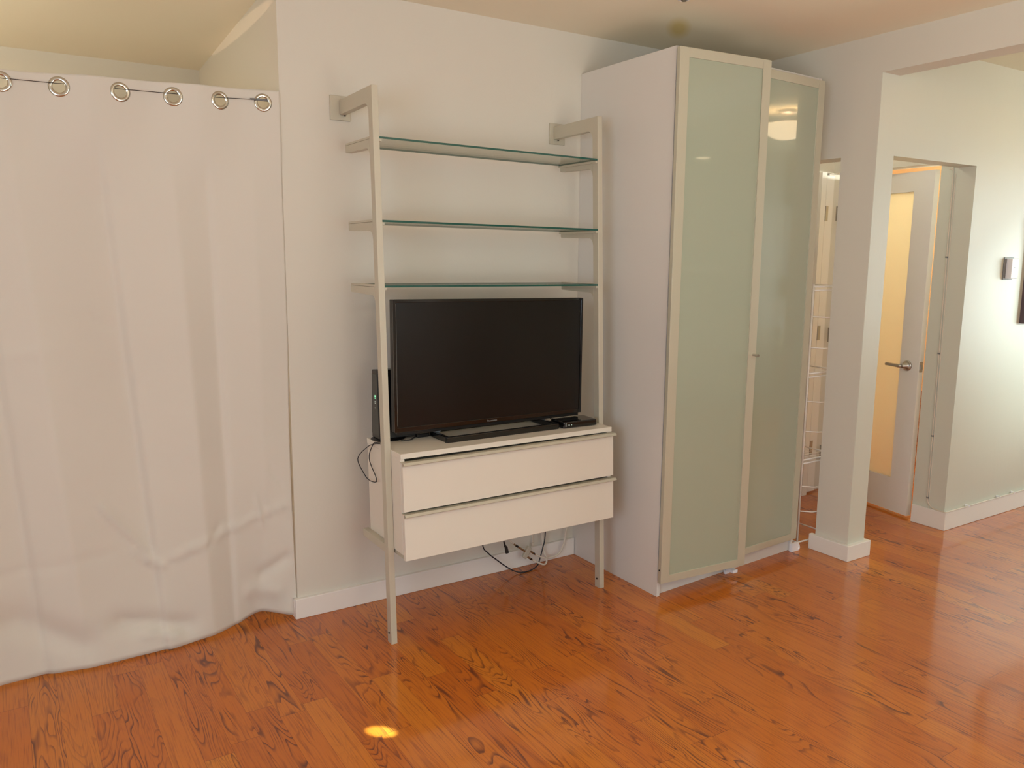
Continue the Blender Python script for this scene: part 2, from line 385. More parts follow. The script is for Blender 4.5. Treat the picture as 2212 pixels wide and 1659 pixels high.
# thin skin that gives the pier's end the hall paint
bm = B(); box(bm, XC+0.001, XC2, YP-0.0015, YP, 0, 2.366); struct(finish('wall_pier_end', bm, M['wall_hall']))
wallobj('wall_hall_side', [(2.0, 2.12, -0.61, 0.12, 2.032, 2.42), (2.0, 2.12, 0.10, 1.0, 0, 2.42), (1.26, 2.12, 0.07, 0.19, 2.03, 2.42), (1.26, 1.86, 0.07, 0.19, 0, 2.03)])
wallobj('wall_side_room_far', [(5.0, 5.2, -5.2, -3.1, 0, CH), (5.0, 5.2, -1.5, YP, 0, CH), (5.0, 5.2, -3.1, -1.5, 0, 0.65), (5.0, 5.2, -3.1, -1.5, 2.25, CH)], M['wall_hall'])
wallobj('wall_bathroom', [(3.9, 4.0, -0.70, 1.2, 0.45, 2.42), (2.12, 4.0, 1.1, 1.2, 0, 2.42)], M['bath_wall'])
wallobj('wall_bathroom_tiled', [(3.885, 4.0, -0.70, 1.2, 0, 0.45), (2.12, 3.885, -0.70, -0.685, 0, 0.45)], M['mosaic'])
# window frames
def win(name, axis, pos, a0, a1, z0, z1):
    e = empty(name, (0, 0, 0), 'white framed window behind the viewer', 'window'); e['kind'] = 'structure'; del e['category']
    e.location = ((pos, (a0+a1)/2, z0) if axis == 0 else ((a0+a1)/2, pos, z0))
    bm = B(); t = 0.06
    def bb(a, b_, c, d):
        if axis == 0: box(bm, pos-0.03, pos+0.03, a, b_, c, d)
        else: box(bm, a, b_, pos-0.03, pos+0.03, c, d)
    bb(a0, a0+t, z0, z1); bb(a1-t, a1, z0, z1); bb(a0+t, a1-t, z0, z0+t); bb(a0+t, a1-t, z1-t, z1)
    mid = (a0+a1)/2; bb(mid-0.025, mid+0.025, z0+t, z1-t)
    finish('window_frame', bm, M['trim'], e)
win('window_1', 0, -4.3, -4.3, -2.6, 0.75, 2.15); win('window_2', 1, -5.3, -1.8, 0.8, 0.75, 2.35); win('window_3', 0, 5.1, -3.1, -1.5, 0.65, 2.25)
# baseboards
bm = B(); box(bm, XL-0.015, -0.012, -0.018, 0.0, 0.0, 0.088); box(bm, XL-0.015, XL, 0.0, 1.34, 0, 0.088); struct(finish('baseboard_back', bm, M['trim'], bevel=0.003))
bm = B(); prism(bm, [(1.098, -0.590), (1.098, -0.826), (1.285, -0.826), (1.285, -0.70), (XC2, -0.70), (XC2, YP), (XC, YP), (XC, -0.590)], 2, 0, 0.082)
struct(finish('baseboard_pier', bm, M['trim'], bevel=0.003))
bm = B(); prism(bm, [(1.985, -0.615), (1.985, -0.817), (4.99, -0.817), (4.99, YP), (2.0, YP), (2.0, -0.615)], 2, 0, 0.105)
struct(finish('baseboard_hall', bm, M['trim'], bevel=0.003))

# bathroom door, ajar
H = Vector((2.135, 0.085, 0)); E_ = Vector((2.010, -0.572, 0)); dd = (E_-H); DW = dd.length; dd.normalize(); nn = Vector((dd.y, -dd.x, 0))  # nn points to the hall
if nn.x > 0: nn = -nn
def DT(s, t, z): return tuple(H+dd*s-nn*t+Vector((0, 0, z)))
d1 = empty('door_1', tuple((H+E_)/2+Vector((0, 0, 0.012))), 'white bathroom door with a tall frosted pane, standing ajar and lit warm from behind', 'door'); d1['kind'] = 'structure'; del d1['category']
bm = B(); box(bm, 0, 0.125, 0, 0.035, 0.015, 2.002, DT); box(bm, DW-0.133, DW, 0, 0.035, 0.015, 2.002, DT)
box(bm, 0.125, DW-0.133, 0, 0.035, 0.015, 0.215, DT); box(bm, 0.125, DW-0.133, 0, 0.035, 1.892, 2.002, DT)
finish('door_panel', bm, M['trim'], d1)
bm = B(); box(bm, 0.125, DW-0.133, 0.014, 0.022, 0.215, 1.892, DT); finish('glass_pane', bm, M['frost'], d1)['label'] = 'frosted glass glowing warm'
hp = Vector(DT(DW-0.078, 0, 0.90))
bm = B(); lathe(bm, [(0.030, 0), (0.031, 0.006), (0.026, 0.010), (0.014, 0.012), (0.012, 0.045)], hp, nn); hd = finish('door_handle', bm, M['steel'], d1, smooth=True)
lv = [hp+nn*0.045, hp+nn*0.052-dd*0.012, hp+nn*0.05-dd*0.05, hp+nn*0.048-dd*0.112]
bm = B(); tube(bm, lv, [0.012, 0.0115, 0.010, 0.009], 12); finish('lever', bm, M['steel'], hd, smooth=True)
bm = B(); box(bm, DW, DW+0.0015, 0.006, 0.029, 0.87, 0.93, DT); box(bm, DW+0.001, DW+0.008, 0.012, 0.024, 0.888, 0.912, DT); finish('latch', bm, M['steel'], d1)
def hinge(parent, x, y, z, ax):
    bm = B(); a = Vector(ax)
    lathe(bm, [(0.007, -0.045), (0.007, 0.045)], (x, y, z), (0, 0, 1), 10)
    n_ = Vector((-ax[1], ax[0], 0))
    for s in (-1, 1):
        c = Vector((x, y, z))+a*0.014*s
        for zz in (-0.03, 0, 0.03): lathe(bm, [(0.003, 0), (0.003, 0.0025)], c+n_*0.001+Vector((0, 0, zz)), n_, 8)
        vs_ = [c+a*0.013*i+n_*0.001*j+Vector((0, 0, 0.045*k)) for k in (-1, 1) for j in (-1, 1) for i in (-1, 1)]
        v = [bm.verts.new(p) for p in vs_]
        for f in ((0, 2, 3, 1), (4, 5, 7, 6), (0, 1, 5, 4), (2, 6, 7, 3), (0, 4, 6, 2), (1, 3, 7, 5)): bm.faces.new([v[i] for i in f])
    return finish('hinge', bm, M['steel'], parent)
for z in (1.79, 1.03, 0.26): hinge(d1, 2.053, 0.055, z, (0.3, 0.95, 0))
# closet door at the end of the small hall
d2 = empty('door_2', (1.95, 0.06, 0.012), 'plain white door at the back of the small hall, seen through the narrow gap', 'door'); d2['kind'] = 'structure'; del d2['category']
bm = B(); box(bm, 1.93, 2.0, 0.062, 0.097, 0.012, 2.015); finish('door_panel', bm, M['trim'], d2)
bm = B(); box(bm, 1.86, 1.905, 0.045, 0.19, 0, 2.03); finish('door_frame', bm, M['trim'], d2)
for z in (1.786, 1.05, 0.31): hinge(d2, 1.917, 0.052, z, (1, 0, 0))

# ------------------------------------------------------------------ ceiling fittings
t = empty('ceiling_sprinkler', (-0.004, -0.660, CH), 'small round white sprinkler plate on the ceiling, cut by the top of the picture', 'sprinkler')
bm = B(); lathe(bm, [(0.028, 0), (0.028, -0.003), (0.024, -0.008), (0.016, -0.011), (0.014, -0.006)], (-0.004, -0.660, CH), n=32); finish('cover_plate', bm, M['white_plastic'], t, smooth=False)
bm = B(); lathe(bm, [(0.012, -0.006), (0.012, -0.010), (0.006, -0.012), (0.009, -0.0125), (0.009, -0.014)], (-0.004, -0.660, CH), n=16); finish('sprinkler_head', bm, M['steel'], t)
def dome(x, y, z, name, label):
    e = empty(name, (x, y, z), label, 'lamp')
    bm = B(); lathe(bm, [(0.06, 0), (0.06, -0.02), (0.03, -0.03), (0.012, -0.035), (0.012, -0.06)], (x, y, z), n=24); finish('ceiling_rose', bm, M['steel'], e)
    bm = B(); pr = [(0.16*math.sin(a), -0.20+0.10*(1-math.cos(a))) for a in [i*math.pi/2/8 for i in range(1, 9)]]
    pi = [(r*0.94, h+0.006) for r, h in pr[::-1]]
    lathe(bm, pr+pi, (x, y, z), n=32); finish('bowl_shade', bm, M['bulb'], e, smooth=True)
dome(2.42, -1.69, 2.522, 'ceiling_lamp', 'warm glass bowl ceiling lamp of the side room, mirrored in the right wardrobe door')

# ------------------------------------------------------------------ curtain on a wire
GX = [-2.352, -2.186, -2.0, -1.829, -1.667, -1.51]
GZ = [2.059, 2.061, 2.064, 2.067, 2.071, 2.079]
def lerp_tab(x, tab):
    if x <= tab[0][0]: return tab[0][1]
    for (a, va), (b_, vb) in zip(tab, tab[1:]):
        if x <= b_: return va+(vb-va)*(x-a)/(b_-a)
    return tab[-1][1]
def sm(t): t = max(0, min(1, t)); return t*t*(3-2*t)
TOPY = [(-3.1, 0.0), (-2.70, -0.02), (-2.52, 0.0), (-2.43, 0.018), (-2.352, 0.0), (-2.27, 0.016), (-2.186, 0.0), (-2.10, -0.016), (-2.0, 0.0), (-1.91, 0.014), (-1.829, 0.0), (-1.745, -0.014), (-1.667, 0), (-1.59, 0.010), (-1.51, 0), (-1.447, -0.008)]
FOLD = [(-3.1, 0.02), (-2.78, 0.03), (-2.50, -0.034), (-2.478, -0.014), (-2.36, 0.014), (-2.10, -0.040), (-2.078, -0.018), (-1.86, 0.012), (-1.735, -0.018), (-1.715, -0.007), (-1.56, 0.006), (-1.45, 0.0)]
BOTY = [(-3.1, -0.03), (-2.60, -0.02), (-2.513, 0.0), (-2.20, -0.02), (-1.975, -0.045), (-1.93, -0.035), (-1.70, 0.03), (-1.62, 0.060), (-1.58, 0.068), (-1.50, 0.03), (-1.452, 0.012)]
BOTZ = [(-3.1, 0.006), (-1.93, 0.006), (-1.70, 0.012), (-1.62, 0.033), (-1.58, 0.038), (-1.50, 0.018), (-1.45, 0.006)]
TOPZ = [(-3.1, 2.085), (-2.35, 2.097), (-2.17, 2.103), (-1.95, 2.112), (-1.7, 2.118), (-1.447, 2.127)]
def blur(tab, x, w_):
    return sum(lerp_tab(x+w_*k/3, tab)*g for k, g in zip(range(-3, 4), (0.05, 0.11, 0.2, 0.28, 0.2, 0.11, 0.05)))
def bump_line(x, z, p, q, amp, wd):
    (x0, z0), (x1, z1) = p, q
    dx, dz = x1-x0, z1-z0; L2 = dx*dx+dz*dz; tt = ((x-x0)*dx+(z-z0)*dz)/L2
    if tt < -0.1 or tt > 1.1: return 0
    fade = sm(min(tt+0.1, 1.1-tt)/0.3); d = ((x-x0)*dz-(z-z0)*dx)/math.sqrt(L2)
    return amp*fade*math.exp(-(d/wd)**2)*(0.8+0.2*math.tanh(d/wd))
CREASES = [((-2.17, 0.62), (-1.98, 0.36), -0.010, 0.012), ((-2.07, 0.42), (-1.98, 0.33), -0.008, 0.010), ((-1.95, 0.36), (-1.62, 0.455), -0.010, 0.010),
           ((-1.80, 0.375), (-1.74, 0.46), 0.006, 0.012), ((-1.64, 0.46), (-1.455, 0.50), -0.008, 0.008), ((-1.54, 0.67), (-1.48, 0.58), 0.005, 0.010),
           ((-2.50, 1.16), (-2.20, 1.19), -0.004, 0.012), ((-2.50, 0.40), (-2.10, 0.42), 0.004, 0.012), ((-2.02, 0.38), (-1.95, 0.33), -0.010, 0.010),
           ((-1.60, 0.20), (-1.46, 0.28), 0.012, 0.022), ((-1.66, 0.16), (-1.50, 0.12), -0.010, 0.03), ((-2.16, 1.30), (-2.06, 1.24), 0.004, 0.010), ((-2.50, 0.26), (-2.20, 0.07), 0.018, 0.05),
           ((-2.16, 0.16), (-1.85, 0.07), 0.020, 0.035), ((-2.06, 0.10), (-1.90, 0.045), -0.012, 0.02), ((-1.60, 0.55), (-1.57, 0.42), -0.006, 0.01)]
def cur(x, z01):
    zt, zb = lerp_tab(x, TOPZ), blur(BOTZ, x, 0.03)
    z = zb+(zt-zb)*z01
    sh = 0.13*(1-z01)*sm((-1.52-x)/0.5)
    f_ = -1.25*blur(FOLD, x-sh, 0.012)
    w_ = sm((z01-0.80)/0.15); hem = (1-z01)**5
    y = blur(TOPY, x, 0.03)*w_+f_*(0.45+0.55*min(1, (1-z01)/0.5))*(1-w_)*(1-0.45*hem)+blur(BOTY, x, 0.04)*hem
    for c in CREASES: y += 1.5*bump_line(x, z, c[0], c[1], c[2], c[3])
    y += 0.0025*math.sin(x*23+z*5)*math.sin(z*7+x*3)*(1-z01)
    xx = x
    if x > -1.6 and z01 < 0.55: xx = x-0.010*sm((x+1.6)/0.15)*math.sin(min(1, (0.55-z01)/0.5)*math.pi)*0.8
    return (xx, y, z)
ct = empty('curtain', (-2.1, 0.0, 0.006), 'long off-white grommet curtain hung on a wire across the alcove at the left', 'curtain')
bm = B()
xs = []; x = -3.05
while x < -2.42: xs.append(x); x += 0.012
while x < -1.448: xs.append(x); x += 0.006
xs.append(-1.448)
zs = [i/110*0.945 for i in range(110)]+[0.945+0.055*i/20 for i in range(21)]
grid = [[bm.verts.new(cur(x, z)) for x in xs] for z in zs]
for i in range(len(zs)-1):
    for j in range(len(xs)-1):
        cx = (xs[j]+xs[j+1])/2; cz = (grid[i][j].co.z+grid[i+1][j+1].co.z)/2
        if any((cx-gx)**2+(cz-gz)**2 < 0.0245**2 for gx, gz in zip(GX, GZ)): continue
        bm.faces.new((grid[i][j], grid[i][j+1], grid[i+1][j+1], grid[i+1][j]))
o = finish('fabric', bm, M['curtain'], ct, smooth=True)
md = o.modifiers.new('thickness', 'SOLIDIFY'); md.thickness = 0.0015
bm = B()   # stitched hems: top band and bottom band
for (za, zb2) in ((0.952, 0.9535),):
    pass
bm.free()
for gx, gz in zip(GX, GZ):
    y0 = blur(TOPY, gx, 0.03)
    sl = (blur(TOPY, gx+0.02, 0.03)-blur(TOPY, gx-0.02, 0.03))/0.04
    nrm = Vector((sl, -1, 0)).normalized()
    bm = B(); prof = []
    for k in range(13):
        a = math.pi*2*k/12; prof.append((0.0262+0.0068*math.cos(a), 0.0030*math.sin(a)))
    s = nrm.orthogonal().normalized(); u = nrm.cross(s); rings = []
    for q in range(36):
        th = 2*math.pi*q/36; rd = s*math.cos(th)+u*math.sin(th)
        rings.append([bm.verts.new(Vector((gx, y0, gz))+rd*p[0]+nrm*p[1]) for p in prof[:-1]])
    for q in range(36):
        A, Bq = rings[q], rings[(q+1) % 36]
        for k in range(12): bm.faces.new((A[k], A[(k+1) % 12], Bq[(k+1) % 12], Bq[k]))
    finish('grommet', bm, M['chrome'], ct, smooth=True)
cw = empty('curtain_wire', (-2.9, 0.0, 2.06), 'thin steel wire threaded through the curtain grommets', 'wire')
bm = B(); pts = [(-4.19, 0.0, 2.078)]
for gx, gz in zip(GX, GZ): pts.append((gx, 0.0, gz+0.010))
tube(bm, pts+[(-1.55, 0, 2.088)], 0.0012, 6); finish('wire_strand', bm, M['cable_black'], cw)
bm = B(); tube(bm, [(-1.558, -0.003, 2.0875), (-1.545, -0.003, 2.088), (-1.532, -0.003, 2.088)], [0.003, 0.0035, 0.003], 8)
tube(bm, [(-1.534, -0.003, 2.0885), (-1.475, 0.004, 2.089)], 0.0045, 8); tube(bm, [(-1.475, 0.004, 2.089), (-1.447, 0.008, 2.09)], 0.003, 8)
finish('tensioner', bm, M['grey'], cw, smooth=True)

# ------------------------------------------------------------------ wall shelving unit
def T(x, y0, z): return (x, y0+0.045*z, z-0.0055*(x+1.2)*z)
YF, YB = -0.43, -0.393
un = empty('shelving_unit', (-0.68, -0.41, 0), 'tall aluminium wall shelving unit with three glass shelves above a white drawer chest', 'shelving unit')
SH = [1.936, 1.635, 1.394]
for side, (xa, xb, zoff) in enumerate(((-1.212, -1.187, 0.0), (-0.172, -0.147, 0.0))):
    # post with its top arm, one bent profile
    zt, za = 2.124, 2.066; r = 0.035
    zf = 0.0
    pts = [(YF, 0.0), (YF, zt)]
    yw = -0.010
    def YY(y_real, z): return y_real-0.045*z
    pts += [(YY(yw, zt), zt-0.006), (YY(yw, za), za-0.004)]
    yb = YB
    pts += [(yb+r, za)]
    pts += [(yb+r+r*math.cos(math.radians(a)), za-r+r*math.sin(math.radians(a))) for a in (105, 120, 135, 150, 165, 180)]
    pts += [(yb, 0.0)]
    bm = B(); prism(bm, pts, 0, xa, xb, T); post = finish('post', bm, M['alu'], un, bevel=0.0015)
    bm = B(); lathe(bm, [(0.0045, 0), (0.0045, -0.002)], T(xa, -0.41, 0.042), (1, 0, 0), 12); finish('levelling_screw', bm, M['dark'], post)
    px0, px1 = ((-1.2495, -1.166) if side == 0 else (-0.194, -0.107))
    pz0, pz1 = ((2.041, 2.135) if side == 0 else (2.029, 2.123))
    bm = B(); box(bm, px0, px1, -0.009, -0.0005, pz0, pz1); wp = finish('wall_plate', bm, M['alu'], un, bevel=0.0015)
    bm = B(); xm = (xa+xb)/2; lathe(bm, [(0.004, 0), (0.004, -0.004)], (xm+0.005, -0.022, (pz0+pz1)/2-0.028), (0, 0, 1), 10); finish('grub_screw', bm, M['dark'], wp)
    inner = xb if side == 0 else xa
    for zs_ in SH:
        zt_ = zs_+0.001 if side else zs_+0.001
        ybk = -0.151; zb_ = zs_-0.027; r = 0.032
        pts = [(YB+0.0005, zs_), (ybk, zs_), (ybk, zb_+0.003), (ybk-0.004, zb_), (YB+r*1.9, zb_-0.004)]
        pts += [(YB+r+r*math.cos(math.radians(a)), zb_-0.004-r+r*math.sin(math.radians(a))) for a in (90, 108, 126, 144, 162, 180)]
        pts = [(p[0] if p[0] > YB else YB+0.0005, p[1]) for p in pts]
        bm = B(); prism(bm, pts, 0, xa, xb, T)
        # cap strip above the seam and the ledge that carries the glass
        arm = finish('shelf_arm', bm, M['alu'], un, bevel=0.001)
        bm = B(); box(bm, xa, xb, YB+0.0005, ybk, zs_+0.0008, zs_+0.009, T); finish('cap_strip', bm, M['alu'], arm, bevel=0.001)
        bm = B()
        if side == 0: box(bm, xb, xb+0.010, YF+0.004, ybk, zs_-0.010, zs_-0.001, T)
        else: box(bm, xa-0.010, xa, YF+0.004, ybk, zs_-0.010, zs_-0.001, T)
        finish('ledge', bm, M['alu'], arm)
    bm = B(); box(bm, xa+0.001, xb, YB+0.0005, -0.174, 0.366, 0.398, T); finish('bottom_rail', bm, M['alu'], un, bevel=0.001)
for zs_ in SH:
    bm = B(); box(bm, -1.1865, -0.1725, YF+0.0015, -0.153, zs_, zs_+0.0075, T)
    g = finish('glass_shelf', bm, [M['glass'], M['glass_edge']], un)
    for p in g.data.polygons:
        if abs(p.normal.z) < 0.5: p.material_index = 1
    g['label'] = 'clear glass shelf with a green edge'
# drawer chest between the posts
XA, XB2 = -1.186, -0.173
bm = B()
box(bm, XA, XA+0.018, -0.511, -0.194, 0.385, 0.757, T); box(bm, XB2-0.018, XB2, -0.511, -0.194, 0.385, 0.757, T)
box(bm, XA+0.018, XB2-0.018, -0.511, -0.194, 0.385, 0.400, T); box(bm, XA+0.018, XB2-0.018, -0.200, -0.194, 0.400, 0.757, T)
chest = finish('chest_body', bm, M['white'], un, bevel=0.0008)
bm = B(); box(bm, XA-0.0005, XB2+0.0005, -0.519, -0.192, 0.7572, 0.777, T); finish('chest_top', bm, M['white'], un, bevel=0.0008)
bm = B(); box(bm, XA+0.005, XB2-0.005, -0.505, -0.200, 0.366, 0.3845, T); finish('base_rail', bm, M['alu'], un)
for z0, z1, tl in ((0.556, 0.744, 0.006), (0.366, 0.546, 0.003)):
    def T2(x, y0, z, tl=tl): p = T(x, y0, z); return (p[0], p[1], p[2]+tl*(x-XA))
    bm = B(); box(bm, XA+0.001, XB2-0.001, -0.531, -0.5125, z0, z1, T2); dr = finish('drawer', bm, M['white'], un, bevel=0.001)
    bm = B()
    pts = [(-0.512, z1+0.0005), (-0.512, z1+0.0025), (-0.541, z1+0.0025), (-0.548, z1-0.006), (-0.546, z1-0.008), (-0.540, z1+0.0005)]
    prism(bm, pts, 0, XA-0.001, XB2+0.006, T2); box(bm, XA-0.001, XB2+0.004, -0.5335, -0.5318, z1-0.012, z1+0.0005, T2)
    finish('handle_strip', bm, M['alu'], dr)
    bm = B(); box(bm, XA+0.022, XB2-0.022, -0.505, -0.21, z0+0.012, z1-0.03, T2); finish('drawer_box', bm, M['white'], dr)

# ------------------------------------------------------------------ television
def TT(x, y, z): return (x, y, z-0.012*(x+1.14)/0.9*(0.5+0.5*(z-0.82)/0.52))
tv = empty('television', (-0.68, -0.30, 0.777), 'black flat screen television on a rectangular loop stand on the white chest', 'television')
tx0, tx1, tz0, tz1, ty = -1.142, -0.230, 0.8135, 1.345, -0.332
bm = B(); box(bm, tx0, tx1, ty+0.003, ty+0.030, tz0+0.012, tz1, TT); box(bm, tx0+0.10, tx1-0.10, ty+0.030, ty+0.055, tz0+0.05, tz1-0.16, TT); box(bm, tx0+0.014, tx1-0.010, ty+0.003, ty+0.026, tz0-0.002, tz0+0.012, TT)
finish('rear_housing', bm, M['black'], tv, bevel=0.003)
bm = B(); fw = 0.011
box(bm, tx0, tx0+fw, ty-0.004, ty+0.003, tz0+0.012, tz1, TT); box(bm, tx1-fw, tx1, ty-0.004, ty+0.003, tz0+0.012, tz1, TT)
box(bm, tx0+fw, tx1-fw, ty-0.004, ty+0.003, tz1-fw, tz1, TT); box(bm, tx0+fw, tx1-fw, ty-0.004, ty+0.003, tz0+0.012, tz0+0.030, TT)
finish('bezel', bm, M['black_gloss'], tv, bevel=0.0012)
bm = B(); box(bm, tx0+fw, tx1-fw, ty-0.0005, ty+0.003, tz0+0.030, tz1-fw, TT); finish('screen', bm, M['screen'], tv)
bm = B(); box(bm, tx0+fw+0.002, tx0+fw+0.0032, ty-0.0012, ty-0.0005, tz0+0.036, tz1-0.016, TT); finish('screen_edge', bm, M['grey'], tv)
fc = bpy.data.curves.new('txt', 'FONT'); fc.body = 'Panasonic'; fc.size = 0.0115; fc.extrude = 0.0003; fc.space_character = 1.05
to = bpy.data.objects.new('txt', fc); COL.objects.link(to)
bpy.context.view_layer.update()
me = bpy.data.meshes.new_from_object(to.evaluated_get(bpy.context.evaluated_depsgraph_get()))
bpy.data.objects.remove(to)
me.materials.append(M['logo']); lg = bpy.data.objects.new('logo', me); COL.objects.link(lg)
lp = Vector(TT(-0.722, ty-0.0048, tz0+0.0165))
lg.parent = tv; lg.location = lp-tv.location; lg.rotation_euler = (math.pi/2, 0, 0)
# loop stand
zt0 = 0.7775
bm = B()
loop = [(-0.948, -0.405), (-0.402, -0.405), (-0.402, -0.185), (-0.948, -0.185)]
hl = 0.024
box(bm, -0.948, -0.402, -0.408, -0.390, zt0-0.003, zt0+hl-0.003); box(bm, -0.948, -0.402, -0.200, -0.185, zt0-0.003, zt0+hl-0.003)
box(bm, -0.948, -0.930, -0.390, -0.200, zt0-0.003, zt0+hl-0.003); box(bm, -0.420, -0.402, -0.390, -0.200, zt0-0.003, zt0+hl-0.003)
finish('stand', bm, M['black_gloss'], tv, bevel=0.003)
for s, xx in ((1, -0.939), (-1, -0.411)):
    bm = B(); prism(bm, [(xx-0.012, zt0+hl-0.002), (xx+0.012, zt0+hl-0.002), (xx+s*0.055+0.014, 0.835), (xx+s*0.055-0.014, 0.835)], 1, -0.300, -0.255)
    finish('stand_neck', bm, M['blue_grey'], tv)
bm = B(); box(bm, -0.885, -0.465, -0.297, -0.262, 0.812, 0.838); finish('stand_crossbar', bm, M['black'], tv)

# ------------------------------------------------------------------ set-top box, modem
st = empty('set_top_box', (-0.293, -0.37, 0.7765), 'small black set-top box on the chest, right of the television', 'set-top box')
def TS(x, y, z):
    c, s = math.cos(math.radians(-3)), math.sin(math.radians(-3)); dx, dy = x+0.293, y+0.37
    return (-0.293+dx*c-dy*s, -0.37+dx*s+dy*c, z-0.0025)
bm = B(); box(bm, -0.380, -0.206, -0.420, -0.312, 0.7770, 0.8045, TS); finish('case', bm, M['black_gloss'], st, bevel=0.005, seg=3)
bm = B(); box(bm, -0.382, -0.204, -0.417, -0.310, 0.7768, 0.7865, TS); finish('lower_shell', bm, M['black'], st, bevel=0.003)
bm = B(); box(bm, -0.372, -0.366, -0.4208, -0.4198, 0.784, 0.800, TS); finish('front_button', bm, M['grey'], st)
for xx, rr in ((-0.353, 0.0026), (-0.340, 0.0018)):
    bm = B(); lathe(bm, [(rr, 0), (rr, 0.0015)], TS(xx, -0.4195, 0.790), (0, -1, 0), 12); finish('indicator', bm, M['ledw'], st)
bm = B(); tube(bm, smooth_path([(-0.352, -0.312, 0.784), (-0.365, -0.280, 0.800), (-0.350, -0.262, 0.806), (-0.335, -0.255, 0.812)]), 0.0025); finish('lead', bm, M['cable_black'], st, smooth=True)

mo = empty('modem', (-1.11, -0.21, 0.779), 'upright black modem with green lights, behind the left post of the shelving unit', 'modem')
bm = B()
pts = [(-0.246, 0.783), (-0.168, 0.783), (-0.178, 1.060), (-0.232, 1.063)]
prism(bm, pts, 0, -1.168, -1.005); finish('case', bm, M['black'], mo, bevel=0.003)
bm = B(); prism(bm, [(-0.243, 0.800), (-0.172, 0.800), (-0.181, 1.045), (-0.230, 1.045)], 0, -1.1695, -1.168); fce = finish('front_face', bm, M['modem_face'], mo)
for z, m_, h in ((0.952, 'led', 0.007), (0.946, 'led', 0.003), (0.933, 'ledw', 0.002), (0.927, 'ledw', 0.002), (0.908, 'ledw', 0.0015)):
    bm = B(); box(bm, -1.1708, -1.1694, -0.214, -0.208, z, z+h); finish('indicator', bm, M[m_], fce)
bm = B(); lathe(bm, [(0.062, 0.0), (0.062, 0.003), (0.052, 0.007)], (-1.115, -0.208, 0.7765), n=28)
for v in bm.verts: v.co.x = -1.115+(v.co.x+1.115)*1.15
finish('foot', bm, M['black'], mo)
pc = smooth_path([(-1.14, -0.262, 0.7800), (-1.17, -0.275, 0.7805), (-1.1885, -0.290, 0.7800), (-1.197, -0.262, 0.774), (-1.20, -0.190, 0.746), (-1.20, -0.086, 0.676), (-1.20, -0.150, 0.628), (-1.20, -0.205, 0.613), (-1.20, -0.270, 0.620), (-1.20, -0.278, 0.640), (-1.20, -0.210, 0.704), (-1.20, -0.255, 0.772), (-1.188, -0.268, 0.7805), (-1.15, -0.262, 0.7805)], 6)
bm = B(); tube(bm, pc, 0.0019, 6); finish('cord', bm, M['cable_black'], mo, smooth=True)
pa = empty('power_adapter', (-0.983, -0.25, 0.7765), 'small black adapter with a short lead, lying under the left end of the television', 'adapter')
bm = B(); box(bm, -1.01, -0.955, -0.262, -0.236, 0.7765, 0.791); finish('adapter_body', bm, M['black'], pa, bevel=0.003)
bm = B(); tube(bm, smooth_path([(-1.09, -0.275, 0.7797), (-1.06, -0.290, 0.7797), (-1.035, -0.272, 0.7797), (-1.01, -0.25, 0.7820)]), 0.0022, 6); finish('lead', bm, M['cable_black'], pa, smooth=True)

# ------------------------------------------------------------------ cables under the chest
sp = empty('cable_splitter', (-0.345, -0.07, 0.09), 'small metal coax splitter hanging below the chest', 'splitter')
ax = Vector((0.60, 0, -0.80))
c0 = Vector((-0.340, -0.07, 0.092)); perp = Vector((0.80, 0, 0.60)).normalized()*-1; dn = Vector((0.80, 0, -0.60)).normalized()
long_ = Vector((0.55, 0, 0.83)).normalized()
bm = B()
for a in (-1, 1):
    pass
vs_ = [c0+long_*0.030*i+Vector((0, 0.008*j, 0))+dn*0.013*k for k in (-1, 1) for j in (-1, 1) for i in (-1, 1)]
v = [bm.verts.new(p) for p in vs_]
for f in ((0, 2, 3, 1), (4, 5, 7, 6), (0, 1, 5, 4), (2, 6, 7, 3), (0, 4, 6, 2), (1, 3, 7, 5)): bm.faces.new([v[i] for i in f])
finish('splitter_body', bm, M['alu'], sp, bevel=0.003)
def conn(p, q, parent):
    p, q = Vector(p), Vector(q)
    bm = B(); tube(bm, [p, p+(q-p)*0.55], 0.0050, 8); tube(bm, [p+(q-p)*0.5, q], 0.0042, 8); cn = finish('connector', bm, M['brass'], parent)
    bm = B(); a_ = p+(q-p)*0.62; tube(bm, [a_, p+(q-p)*0.82], 0.0053, 8); finish('sleeve', bm, M['black'], cn)
conn(c0-dn*0.013, c0-dn*0.095, sp)
p1 = c0+dn*0.013+long_*0.014; p2 = c0+dn*0.013-long_*0.016
conn(p1, p1+dn*0.040, sp); conn(p2, p2+dn*0.040, sp)
def cable(name, pts, r, m, label):
    bm = B(); tube(bm, smooth_path(pts, 8), r, 8); return tag(finish(name, bm, m, smooth=True), label, 'cable')
q = c0-dn*0.095
cable('coax_cable', [tuple(q), (q.x-0.03, -0.07, q.z+0.03), (q.x-0.06, -0.08, 0.23), (q.x-0.05, -0.1, 0.36)], 0.003, M['wire_white'], 'white coax cable rising from the splitter top behind the chest')
e1 = p1+dn*0.040; e2 = p2+dn*0.040
cable('coax_cable', [tuple(e1), (-0.235, -0.07, 0.042), (-0.20, -0.065, 0.036), (-0.150, -0.06, 0.037), (-0.112, -0.05, 0.065), (-0.090, -0.04, 0.105), (-0.074, -0.03, 0.170), (-0.072, -0.03, 0.36)], 0.0044, M['wire_white'], 'white coax cable curving from the splitter up to the right')
